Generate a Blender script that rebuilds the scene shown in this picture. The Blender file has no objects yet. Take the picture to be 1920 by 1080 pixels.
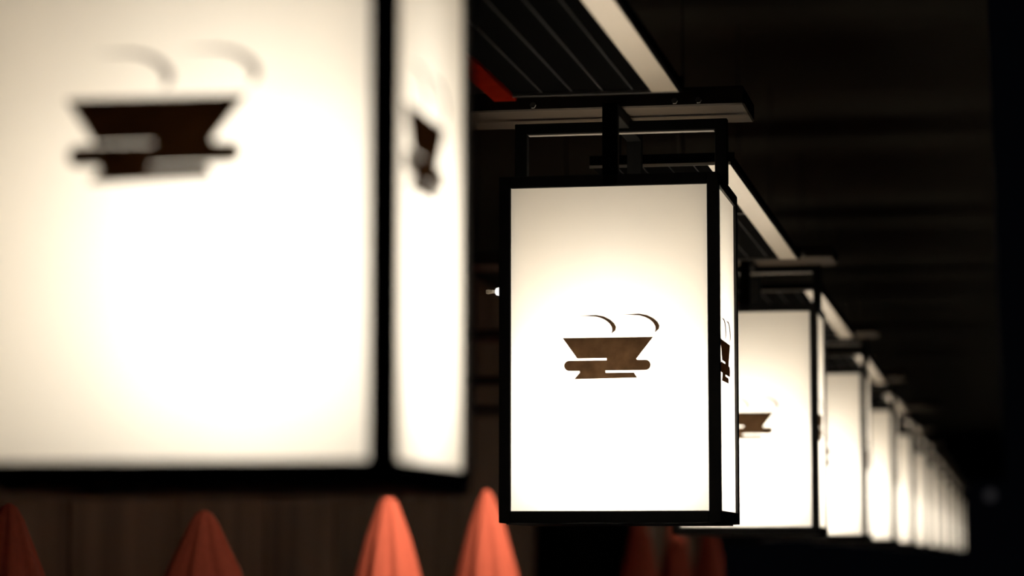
import bpy, bmesh, math, random
from mathutils import Vector, Matrix
random.seed(7)
S = bpy.context.scene
COL = S.collection

# ------------------------------------------------------------------ camera, world, exposure
PITCH, YAW = math.radians(5.756), math.radians(10.485)
cam_d = bpy.data.cameras.new('camera'); cam = bpy.data.objects.new('camera', cam_d); COL.objects.link(cam)
cam.location = (0, 0, 1.6)
cam.rotation_euler = (math.pi/2 + PITCH, 0, YAW)
cam_d.sensor_width = 36; cam_d.lens = 93.75; cam_d.clip_end = 300
cam_d.dof.use_dof = True; cam_d.dof.focus_distance = 5.15; cam_d.dof.aperture_fstop = 2.7
S.camera = cam
w = bpy.data.worlds.new('night'); S.world = w; w.use_nodes = True
w.node_tree.nodes['Background'].inputs[0].default_value = (.55, .65, 1, 1)
w.node_tree.nodes['Background'].inputs[1].default_value = .0010
S.view_settings.view_transform = 'Standard'; S.view_settings.look = 'None'
S.view_settings.gamma = 1; S.view_settings.exposure = 0; S.view_settings.use_curve_mapping = False
S.cycles.use_denoising = True
S.cycles.max_bounces = 8; S.cycles.transmission_bounces = 6; S.cycles.sample_clamp_indirect = 6
S.cycles.caustics_reflective = False

LAMP = 18.0          # strength of a lantern tube

# ------------------------------------------------------------------ materials
def mat(name, col, rough=.5, metal=0, var=0, scale=20, bump=0, spec=.5, stretch=None):
    m = bpy.data.materials.new(name); m.use_nodes = True
    nt = m.node_tree; b = nt.nodes['Principled BSDF']
    b.inputs['Roughness'].default_value = rough; b.inputs['Metallic'].default_value = metal
    b.inputs['Specular IOR Level'].default_value = spec
    tc = nt.nodes.new('ShaderNodeTexCoord'); n = nt.nodes.new('ShaderNodeTexNoise')
    n.inputs['Scale'].default_value = scale; n.inputs['Detail'].default_value = 5
    src = tc.outputs['Object']
    if stretch:
        mp = nt.nodes.new('ShaderNodeMapping'); mp.inputs['Scale'].default_value = stretch
        nt.links.new(src, mp.inputs[0]); src = mp.outputs[0]
    nt.links.new(src, n.inputs['Vector'])
    r = nt.nodes.new('ShaderNodeValToRGB')
    r.color_ramp.elements[0].position = .3; r.color_ramp.elements[1].position = .7
    r.color_ramp.elements[0].color = tuple(c*(1-var) for c in col) + (1,)
    r.color_ramp.elements[1].color = tuple(min(1, c*(1+var)) for c in col) + (1,)
    nt.links.new(n.outputs[0], r.inputs[0]); nt.links.new(r.outputs[0], b.inputs['Base Color'])
    if bump:
        bp = nt.nodes.new('ShaderNodeBump'); bp.inputs['Strength'].default_value = bump; bp.inputs['Distance'].default_value = .002
        nt.links.new(n.outputs[0], bp.inputs['Height']); nt.links.new(bp.outputs[0], b.inputs['Normal'])
    return m

def emit(name, col, st):
    m = bpy.data.materials.new(name); m.use_nodes = True; nt = m.node_tree; nt.nodes.clear()
    e = nt.nodes.new('ShaderNodeEmission'); o = nt.nodes.new('ShaderNodeOutputMaterial')
    e.inputs[0].default_value = col + (1,); e.inputs[1].default_value = st
    nt.links.new(e.outputs[0], o.inputs[0]); return m

def thin(name, trans, diff, fac, var=.03, scale=6, gloss=0):
    """sheet that lets light through from behind and scatters it"""
    m = bpy.data.materials.new(name); m.use_nodes = True; nt = m.node_tree; nt.nodes.clear()
    o = nt.nodes.new('ShaderNodeOutputMaterial'); t = nt.nodes.new('ShaderNodeBsdfTranslucent'); d = nt.nodes.new('ShaderNodeBsdfDiffuse')
    mx = nt.nodes.new('ShaderNodeMixShader'); mx.inputs[0].default_value = fac
    tc = nt.nodes.new('ShaderNodeTexCoord'); n = nt.nodes.new('ShaderNodeTexNoise'); n.inputs['Scale'].default_value = scale; n.inputs['Detail'].default_value = 6
    r = nt.nodes.new('ShaderNodeValToRGB'); r.color_ramp.elements[0].position = .3; r.color_ramp.elements[1].position = .7
    r.color_ramp.elements[0].color = tuple(c*(1-var) for c in trans) + (1,); r.color_ramp.elements[1].color = tuple(min(1, c*(1+var)) for c in trans) + (1,)
    nt.links.new(tc.outputs['Object'], n.inputs['Vector']); nt.links.new(n.outputs[0], r.inputs[0]); nt.links.new(r.outputs[0], t.inputs[0])
    d.inputs[0].default_value = diff + (1,)
    nt.links.new(t.outputs[0], mx.inputs[1]); nt.links.new(d.outputs[0], mx.inputs[2]); nt.links.new(mx.outputs[0], o.inputs[0])
    return m

M = dict(
    black=mat('black_steel', (.012, .010, .009), .45, var=.2, scale=60, bump=.1, spec=.35),
    hang=mat('hanger_steel', (.003, .003, .003), .7, var=.2, scale=60, spec=.05),
    slat=mat('black_slat', (.0018, .0018, .002), .9, var=.2, scale=30, stretch=(1, .1, 1), spec=.01),
    groove=mat('grey_batten', (.03, .03, .032), .6, var=.2, scale=30, spec=.4),
    flange=mat('pale_flange', (.52, .44, .355), .25, .65, var=.05, scale=9),
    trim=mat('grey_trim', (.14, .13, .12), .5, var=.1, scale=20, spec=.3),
    red=mat('red_board', (.36, .020, .006), .9, var=.15, scale=25, spec=.0),
    beam=mat('brown_beam', (.033, .024, .016), .7, var=.25, scale=18, bump=.3, stretch=(.1, 1, 1), spec=.2),
    panel=thin('lantern_sheet', (.93, .91, .87), (.94, .83, .66), .50, .012, 9),
    emblem=thin('emblem_film', (.25, .185, .13), (.03, .018, .011), .4, .22, 45),
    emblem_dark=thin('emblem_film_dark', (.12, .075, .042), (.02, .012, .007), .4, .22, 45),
    plate=mat('base_plate', (.35, .35, .34), .5, var=.1),
    wire=mat('socket_white', (.7, .7, .68), .4),
    chrome=mat('chrome', (.85, .85, .85), .25, 1),
    fabric=mat('red_fabric', (.62, .125, .07), .85, var=.08, scale=60, bump=.2, spec=.2),
    strap=mat('dark_strap', (.05, .02, .02), .8),
    pole=mat('dark_pole', (.03, .02, .015), .4),
    stone=mat('grey_stone', (.15, .15, .15), .8, var=.2),
    wall=mat('brown_wall', (.30, .175, .11), .7, var=.3, scale=4, bump=.3, stretch=(1, 1, .15), spec=.15),
    door=mat('dark_door', (.002, .002, .002), .9, spec=.0),
    ceil=mat('dark_ceiling', (.042, .037, .026), .9, var=.05, scale=2, spec=.1),
    floor=mat('dark_floor', (.02, .015, .013), .6, var=.3, scale=3, spec=.2),
    lampbody=mat('lamp_body', (.03, .03, .03), .4),
    glass=thin('frosted_glass', (.9, .85, .75), (.8, .75, .7), .4),
)

# ------------------------------------------------------------------ mesh helpers
def mesh(name, bm, m, smooth=False):
    me = bpy.data.meshes.new(name); bm.to_mesh(me); bm.free(); me.materials.append(m)
    if smooth:
        for p in me.polygons: p.use_smooth = True
    return me
def box(bm, x0, x1, y0, y1, z0, z1, bev=0):
    b2 = bmesh.new(); bmesh.ops.create_cube(b2, size=1)
    for v in b2.verts:
        v.co = Vector((x0 if v.co.x < 0 else x1, y0 if v.co.y < 0 else y1, z0 if v.co.z < 0 else z1))
    if bev: bmesh.ops.bevel(b2, geom=list(b2.edges), offset=bev, segments=1, affect='EDGES')
    t = bpy.data.meshes.new('t'); b2.to_mesh(t); b2.free(); bm.from_mesh(t); bpy.data.meshes.remove(t)
def boxme(name, m, *a, bev=0):
    bm = bmesh.new(); box(bm, *a, bev=bev); return mesh(name, bm, m)
def lathe(bm, prof, seg=24, mod=None, origin=(0, 0, 0), axis='Z'):
    rings = []
    for r, z in prof:
        ring = []
        for i in range(seg):
            a = 2*math.pi*i/seg; rr = r*(mod(a, z) if mod else 1)
            p = Vector((rr*math.cos(a), rr*math.sin(a), z))
            if axis == 'X': p = Vector((p.z, p.x, p.y))
            if axis == 'Y': p = Vector((p.x, p.z, p.y))
            ring.append(bm.verts.new(p + Vector(origin)))
        rings.append(ring)
    for a, b in zip(rings, rings[1:]):
        for i in range(seg):
            bm.faces.new((a[i], a[(i+1) % seg], b[(i+1) % seg], b[i]))
    bm.faces.new(rings[0][::-1]); bm.faces.new(rings[-1])
    bmesh.ops.recalc_face_normals(bm, faces=bm.faces)
def lme(name, m, prof, smooth=True, **k):
    bm = bmesh.new(); lathe(bm, prof, **k); return mesh(name, bm, m, smooth)
def ob(name, me, parent=None, loc=(0, 0, 0), rot=(0, 0, 0)):
    o = bpy.data.objects.new(name, me); COL.objects.link(o)
    o.location = loc; o.rotation_euler = rot
    if parent: o.parent = parent
    return o
def tag(o, label=None, cat=None, group=None, kind=None):
    for k, v in (('label', label), ('category', cat), ('group', group), ('kind', kind)):
        if v: o[k] = v
    return o
def thing(name, loc, label, cat, group=None):
    return tag(ob(name, None, None, loc), label, cat, group)

# ------------------------------------------------------------------ the setting
CEIL = 3.25
tag(ob('floor', boxme('floor', M['floor'], -3.3, 6, -2, 60, -.1, 0)), kind='structure')
tag(ob('ceiling', boxme('ceiling', M['ceil'], -3.3, -.03, -2, 60, CEIL, CEIL+.1)), kind='structure')
wl = tag(ob('wall_left', boxme('wall_left', M['wall'], -3.3, -3.1, -2, 28.8, 0, CEIL)), kind='structure')
# vertical timber battens on the facade
bat = boxme('wall_batten', M['wall'], -.0, .008, -.03, .03, 0, CEIL, bev=.002)
y = 5.0
while y < 28.5:
    if not 17.4 < y < 22.1: ob('wall_batten', bat, wl, (-3.1, y, 0))
    y += 1.2
dr = tag(ob('door_1', boxme('door_frame', M['door'], -3.1, -3.05, 17.6, 21.9, 0, 2.5, bev=.006)), kind='structure')
for yy in (17.75, 19.78):
    ob('door_leaf', boxme('door_leaf', M['door'], -3.05, -3.03, yy, yy+1.97, .03, 2.4, bev=.005), dr)
ob('door_handle', lme('door_handle', M['pole'], [(.012, 0), (.012, .4)], seg=10), dr, (-3.0, 19.6, .9))
tag(ob('trim_1', boxme('trim_1', M['beam'], -3.6, -2.55, 28.9, 29.1, 1.74, 1.82, bev=.006)), kind='structure')

# ------------------------------------------------------------------ lanterns
W, D, PZ0, PZ1 = .411, .350, 1.684, 2.284      # outer width and depth, panel bottom and top heights
PITCH_Y = 2.60
Y0 = 2.251
XC = -.717
FR = .022                                       # bar thickness
hx, hy = W/2, D/2
H0, H1 = -.022, .622                            # lantern local z: 0 = panel bottom

def emblem_mesh(g=1.0):
    k = .985e-3/6.748
    def cv(p): return ((p[0]-750)*k, -(p[1]-690)*k)
    def arc(cx, cy, r, a0, a1, n=8):
        return [(cx+r*math.cos(math.radians(a0+(a1-a0)*i/n)), cy-r*math.sin(math.radians(a0+(a1-a0)*i/n))) for i in range(n+1)]
    bowl = [(172, 431), (1328, 431), (1112, 705), (1125, 720)] + arc(1230, 785, 65, 90, -90, 8) + \
           [(720, 850), (720, 850+28*g), (1080, 850+28*g), (1125, 945), (320, 955), (392, 872), (390, 852)] + \
           arc(255, 785, 65, 270, 90) + [(735, 720), (735, 720-28*g), (358, 720-28*g)]
    out = [(360, 152), (480, 147), (600, 143), (700, 163), (780, 203), (832, 250), (857, 300), (848, 342), (795, 385)]
    inn = [(808, 340), (803, 300), (776, 257), (732, 217), (676, 187), (605, 165), (480, 156)]
    bm = bmesh.new()
    for poly in (bowl, out+inn, [(x+552, y-8) for x, y in out+inn]):
        vs = [bm.verts.new((cv(p)[0], -.0012, cv(p)[1])) for p in poly]
        f = bm.faces.new(vs)
        r = bmesh.ops.extrude_face_region(bm, geom=[f])
        for g in r['geom']:
            if isinstance(g, bmesh.types.BMVert): g.co.y = -.0004
    bmesh.ops.triangulate(bm, faces=bm.faces[:])
    bmesh.ops.recalc_face_normals(bm, faces=bm.faces)
    return mesh('emblem', bm, M['emblem'])
EM = emblem_mesh()
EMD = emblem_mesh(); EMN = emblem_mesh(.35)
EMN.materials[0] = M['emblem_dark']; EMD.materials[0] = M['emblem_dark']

wp = W-2*.0215; dp = D-2*.022
def sheet(name, w_, h_):
    bm = bmesh.new(); n = 2
    vs = [bm.verts.new((x, 0, z)) for x, z in ((-w_/2, 0), (w_/2, 0), (w_/2, h_), (-w_/2, h_))]
    bm.faces.new(vs); return mesh(name, bm, M['panel'])
P_front = sheet('panel', wp+.006, .606); P_side = sheet('panel', dp+.006, .606)
PO = boxme('corner_post', M['black'], -FR/2, FR/2, -FR/2, FR/2, H0, H1, bev=.0012)
RX = boxme('rail', M['black'], -hx+FR, hx-FR, -FR/2, FR/2, -.022, 0, bev=.0012)
RY = boxme('rail', M['black'], -FR/2, FR/2, -hy+FR, hy-FR, -.022, 0, bev=.0012)
BP = boxme('base_plate', M['plate'], -hx+.012, hx-.012, -hy+.012, hy-.012, -.0245, -.0222)
# goalpost across the middle of the lantern, and the hanger running from front to back
UP = boxme('upright', M['hang'], -.012, .012, -.011, .011, H1, .748, bev=.0012)
GR = boxme('cross_rail', M['hang'], -hx+.012, hx-.012, -.011, .011, .727, .748, bev=.0012)
HP = boxme('hanger_post', M['hang'], -.0145, .0145, -.010, .010, H1-.02, .756, bev=.0012)
HB = boxme('hanger_bar', M['hang'], -.0145, .0145, -hy+.02, hy-.02, .734, .756, bev=.0012)
RS = boxme('rail_highlight', M['trim'], -hx+.026, hx-.026, -.010, .010, .7255, .7268)  # paler strip: lit underside of the cross rail put into colour
LR = boxme('lamp_rail', M['hang'], -hx+FR, hx-FR, -.012, .012, -.022, -.004, bev=.001)
TUBE = [(.02, .024), (.084, .026), (.09, .032), (.09, .325), (.084, .335), (.02, .337)]
SOCK = lme('lamp_socket', M['wire'], [(.03, -.004), (.03, .02), (.024, .0238)], seg=14)
tubes = {}
def tube_mesh(s):
    if s not in tubes:
        tubes[s] = lme('lamp_tube', emit('lamp_glow_%g' % s, (1.0, .905, .765), LAMP*s), TUBE, seg=12)
    return tubes[s]

ORD = ['first', 'second', 'third', 'fourth', 'fifth', 'sixth', 'seventh', 'eighth', 'ninth', 'tenth', 'eleventh', 'twelfth', 'last']
def lantern(i, x, y, s, rz=0, em_dx=0):
    lab = {0: 'big blurred white lantern in a black frame, nearest, filling the left of the photo',
           1: 'sharp white box lantern with brown bowl emblem in a black frame, centre of the photo',
           2: 'white box lantern partly hidden right behind the sharp centre lantern, bowl emblem cut off',
           12: 'farthest and smallest glowing box lantern at the far end of the row'}.get(
           i, 'glowing box lantern, %s in the row counted from the nearest one' % ORD[i])
    t = thing('box_lantern', (x, y + hy, PZ0), lab, 'lantern', 'lanterns hanging in a row')
    t.rotation_euler.z = rz
    for sx in (-1, 1):
        for sy in (-1, 1): ob('corner_post', PO, t, (sx*(hx-FR/2), sy*(hy-FR/2), 0))
    for z in (0, .622):
        for s_ in (-1, 1):
            ob('rail', RX, t, (0, s_*(hy-FR/2), z)); ob('rail', RY, t, (s_*(hx-FR/2), 0, z))
    for (lx, ly, r, me, dx) in ((0, -hy+.006, 0, P_front, em_dx), (hx-.006, 0, math.pi/2, P_side, -.022),
                                (0, hy-.006, math.pi, P_front, 0), (-hx+.006, 0, -math.pi/2, P_side, 0)):
        p = ob('panel', me, t, (lx, ly, -.003), (0, 0, r))
        if i < 6 or r == 0 or r == math.pi/2:
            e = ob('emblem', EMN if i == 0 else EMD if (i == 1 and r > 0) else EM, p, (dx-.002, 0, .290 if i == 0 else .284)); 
            if i == 0 or i == 1: e['label'] = 'brown emblem of a bowl with two curls of steam'
    ob('base_plate', BP, t)
    for sx in (-1, 1): ob('upright', UP, t, (sx*(hx-.012), 0, 0))
    ob('cross_rail', GR, t); ob('rail_highlight', RS, t)
    for sy in (-1, 1): ob('hanger_post', HP, t, (0.004, sy*(hy-.010), 0))
    ob('hanger_bar', HB, t, (.004, 0, 0))
    ob('lamp_rail', LR, t)
    lx = .065 if i == 0 else 0
    ob('lamp_socket', SOCK, t, (lx, 0, 0))
    ob('lamp_tube', tube_mesh(s), t, (lx, 0, 0))
    return t
ST = [.50, 1, .95, .95, .9, .8, .75, .7, .7, .7, .65, .65, .6]
LY = [Y0 + PITCH_Y*i for i in range(13)]
LAN = []
for i in range(13):
    LAN.append(lantern(i, XC - (.010 if i == 0 else 0), LY[i], ST[i], 0, -.012 if i == 0 else 0))
# tiny fitting with an emissive white head, left side of the sharp lantern
sc = ob('side_fitting', lme('side_fitting', emit('fitting_glow', (1, .97, .93), 1.1), [(.0045, -.0105), (.0068, -.0088), (.0078, -.005), (.0080, 0)], seg=16, axis='X'),
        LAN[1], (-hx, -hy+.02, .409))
tag(sc, 'tiny bright white fitting on the left post')
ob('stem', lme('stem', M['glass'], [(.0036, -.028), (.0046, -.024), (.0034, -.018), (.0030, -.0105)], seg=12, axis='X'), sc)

# ------------------------------------------------------------------ crossbeams over the lanterns
BT = lme('bolt', M['trim'], [(.006, -.111), (.006, -.1045)], seg=6, smooth=False, axis='Y')
for i in range(13):
    y = LY[i] + hy
    xr = -.36 if i == 5 else -.470
    lab = 'brown timber crossbeam above the %s lantern of the row' % ORD[i]
    if i == 5: lab = 'brown timber crossbeam reaching farthest right, above the sixth lantern'
    b = thing('crossbeam', (0, y, PZ0+.7575), lab, 'beam', 'crossbeams carrying the lanterns')
    ob('timber', boxme('timber', M['beam'], -3.1, xr, -.105, .105, 0, .036, bev=.003), b)
    for bx in (-.87, -.60, -.555): ob('bolt', BT, b, (bx, 0, .010))
    for bx in (-2.6, -1.25):                                          # ties up to the ceiling
        ob('ceiling_tie', lme('ceiling_tie', M['black'], [(.003, .036), (.003, CEIL-PZ0-.7575)], seg=8), b, (bx, 0, 0))

# ------------------------------------------------------------------ slatted canopy sections between lanterns
CZ = 2.385
LEN0, LEN1 = .445, 2.185                         # from the lantern's front face
CL = LEN1-LEN0
edges = [-.820, -.768, -.716, -.663, -.612, -.582]
SL = [boxme('slat', M['slat'], a+.0012, b-.0012, 0, CL, .004, .018) for a, b in zip(edges, edges[1:])]
GV = [boxme('batten', M['groove'], e-.0006, e+.0006, .004, CL-.004, .0025, .014) for e in edges[1:-1]]
FL = boxme('flange', M['flange'], -.580, -.534, 0, CL, -.001, .006, bev=.0006)
FU = boxme('side_rail', M['slat'], -.534, -.526, 0, CL, -.0015, .014)
ET = boxme('end_trim', M['trim'], -.820, -.534, -.004, 0, -.0015, .004)
EB = boxme('end_board', M['slat'], -.820, -.526, 0, .006, .004, .024)
CR = boxme('cross_strip', M['trim'], -.820, -.580, -.003, .003, -.002, .001)
RB = boxme('red_board', M['red'], -.862, -.822, .55, CL+.05, .000, .022, bev=.001)
HR = lme('hanger_rod', M['black'], [(.0025, .012), (.0025, CEIL-CZ)], seg=8)
for i in range(12):
    t = thing('slatted_canopy', (0, LY[i]+LEN0, CZ), 'black slatted canopy section with pale edge strip between the %s and %s lanterns' % (ORD[i], ORD[i+1]),
              'canopy', 'slatted canopy sections')
    for s in SL: ob('slat', s, t)
    for g in GV: ob('batten', g, t)
    tag(ob('edge_flange', FL, t), 'pale beige strip along the right edge')
    ob('side_rail', FU, t)
    for y_ in (0, CL+.004): ob('end_trim', ET, t, (0, y_, 0))
    for y_ in (0, CL-.006): ob('end_board', EB, t, (0, y_, 0))
    ob('cross_strip', CR, t, (0, .78, 0))
    tag(ob('edge_board', RB, t), 'red board along the left edge')
    for hyy in (.3, CL-.3): ob('hanger_rod', HR, t, (-.80, hyy, 0))

# ------------------------------------------------------------------ closed red parasols by the facade
def pleat(a, z): return 1 + .06*math.cos(8*a + 1.5*z) + .03*math.cos(16*a)
def parasol(x, y, tip, label, wd=1.0, rz=0):
    t = thing('closed_parasol', (x, y, 0), label, 'parasol', 'closed red parasols along the facade')
    prof = [(.004, tip), (.018, tip-.01), (.034, tip-.04), (.056, tip-.10), (.082, tip-.17), (.112, tip-.28), (.150, tip-.42),
            (.170, tip-.6), (.165, tip-.8), (.13, tip-.95), (.15, tip-1.1), (.12, tip-1.15)]
    prof = [(r*wd, z) for r, z in prof]
    ob('canopy', lme('canopy', M['fabric'], prof, seg=64, mod=pleat), t, rot=(0, 0, rz))
    ob('strap', lme('strap', M['strap'], [(.15*wd, tip-.97), (.152*wd, tip-.965), (.152*wd, tip-.935), (.15*wd, tip-.93)], seg=24), t)
    ob('pole', lme('pole', M['pole'], [(.019, .05), (.019, tip-.02)], seg=12), t)
    ob('base', lme('base', M['stone'], [(.24, 0), (.25, .02), (.24, .05), (.05, .07), (.03, .2)], seg=24), t)
parasol(-2.30, 5.95, 1.725, 'dark red closed parasol at the lower left corner, below the nearest lantern')
parasol(-2.30, 7.50, 1.735, 'dim red closed parasol under the middle of the nearest lantern', 1.25, .4)
parasol(-2.30, 9.86, 1.845, 'brightly lit red closed parasol under the right corner of the nearest lantern', 1.0, .9)
parasol(-2.30, 11.80, 1.90, 'brightly lit red closed parasol just left of the sharp lantern', 1.0, .2)
parasol(-2.30, 16.9, 1.90, 'far dim red closed parasol below the sharp lantern, leftmost of three', .75, .5)
parasol(-2.30, 18.8, 1.92, 'far dim red closed parasol below the sharp lantern, middle of three', .75, .1)
parasol(-2.30, 20.9, 1.92, 'far dim red closed parasol below the sharp lantern, rightmost of three', .75, .7)

# ------------------------------------------------------------------ lamps of the facade
def downlight(x, y, tx, ty, tz, e, label, size=34):
    t = thing('ceiling_spotlight', (x, y, CEIL), label, 'spotlight', 'spotlights aimed at the parasols')
    d = (Vector((tx, ty, tz)) - Vector((x, y, CEIL-.12))).normalized()
    q = d.to_track_quat('-Z', 'Y').to_euler()
    ob('mount', lme('mount', M['lampbody'], [(.05, -.02), (.05, 0)], seg=20), t)
    ob('stem', lme('stem', M['lampbody'], [(.008, -.09), (.008, -.02)], seg=10), t)
    ob('lamp_head', lme('lamp_head', M['lampbody'], [(.02, .07), (.04, .06), (.045, 0), (.048, -.045), (.040, -.045), (.038, -.01)], seg=24), t, (0, 0, -.12), q)
    l = bpy.data.lights.new('spot', 'SPOT'); l.energy = e; l.color = (1, .86, .70); l.spot_size = math.radians(size); l.spot_blend = .9; l.shadow_soft_size = .03
    lo = bpy.data.objects.new('spot', l); COL.objects.link(lo); lo.parent = t
    lo.location = Vector((0, 0, -.12)) + d*.06; lo.rotation_euler = q
downlight(-1.35, 9.2, -2.3, 9.95, 1.35, 240, 'black ceiling spotlight in front of the brightly lit parasol under the lantern corner')
downlight(-1.35, 11.1, -2.3, 11.9, 1.35, 240, 'black ceiling spotlight in front of the parasol beside the sharp lantern')
downlight(-1.35, 6.7, -2.3, 7.6, 1.4, 15, 'added ceiling spotlight out of view, brightening the dim parasol under the nearest lantern')  # weak lamp added out of view to brighten the dim parasol
downlight(-1.6, 17.6, -2.5, 18.9, 1.3, 25, 'black ceiling spotlight in front of the three far parasols', 60)

t = thing('wall_sconce', (-3.07, 22.35, 1.66), 'small pale wall lamp far behind, below the sharp lantern', 'wall lamp')
ob('back_plate', boxme('back_plate', M['lampbody'], -.03, 0, -.06, .06, -.02, .2, bev=.004), t)
ob('lamp_shade', lme('lamp_shade', M['glass'], [(.03, 0), (.055, .015), (.06, .09), (.055, .165), (.03, .18)], seg=20), t, (.06, 0, 0))
ob('bulb', lme('bulb', emit('sconce_glow', (1, .8, .6), 1.2), [(.006, .03), (.02, .05), (.022, .08), (.012, .12)], seg=12), t, (.06, 0, 0))

t = thing('globe_pendant', (-.24, 40, CEIL), 'faint small globe lamp alone in the dark beyond the lantern row', 'pendant lamp')
ob('cord', lme('cord', M['black'], [(.006, -.66), (.006, 0)], seg=8), t)
ob('globe', lme('globe', emit('faint_glow', (.9, .85, .9), .018), [(.012, -.66)] + [(.085*math.sin(math.radians(a)), -.75+.085*math.cos(math.radians(a))) for a in range(15, 180, 15)] + [(.004, -.835)], seg=20), t)
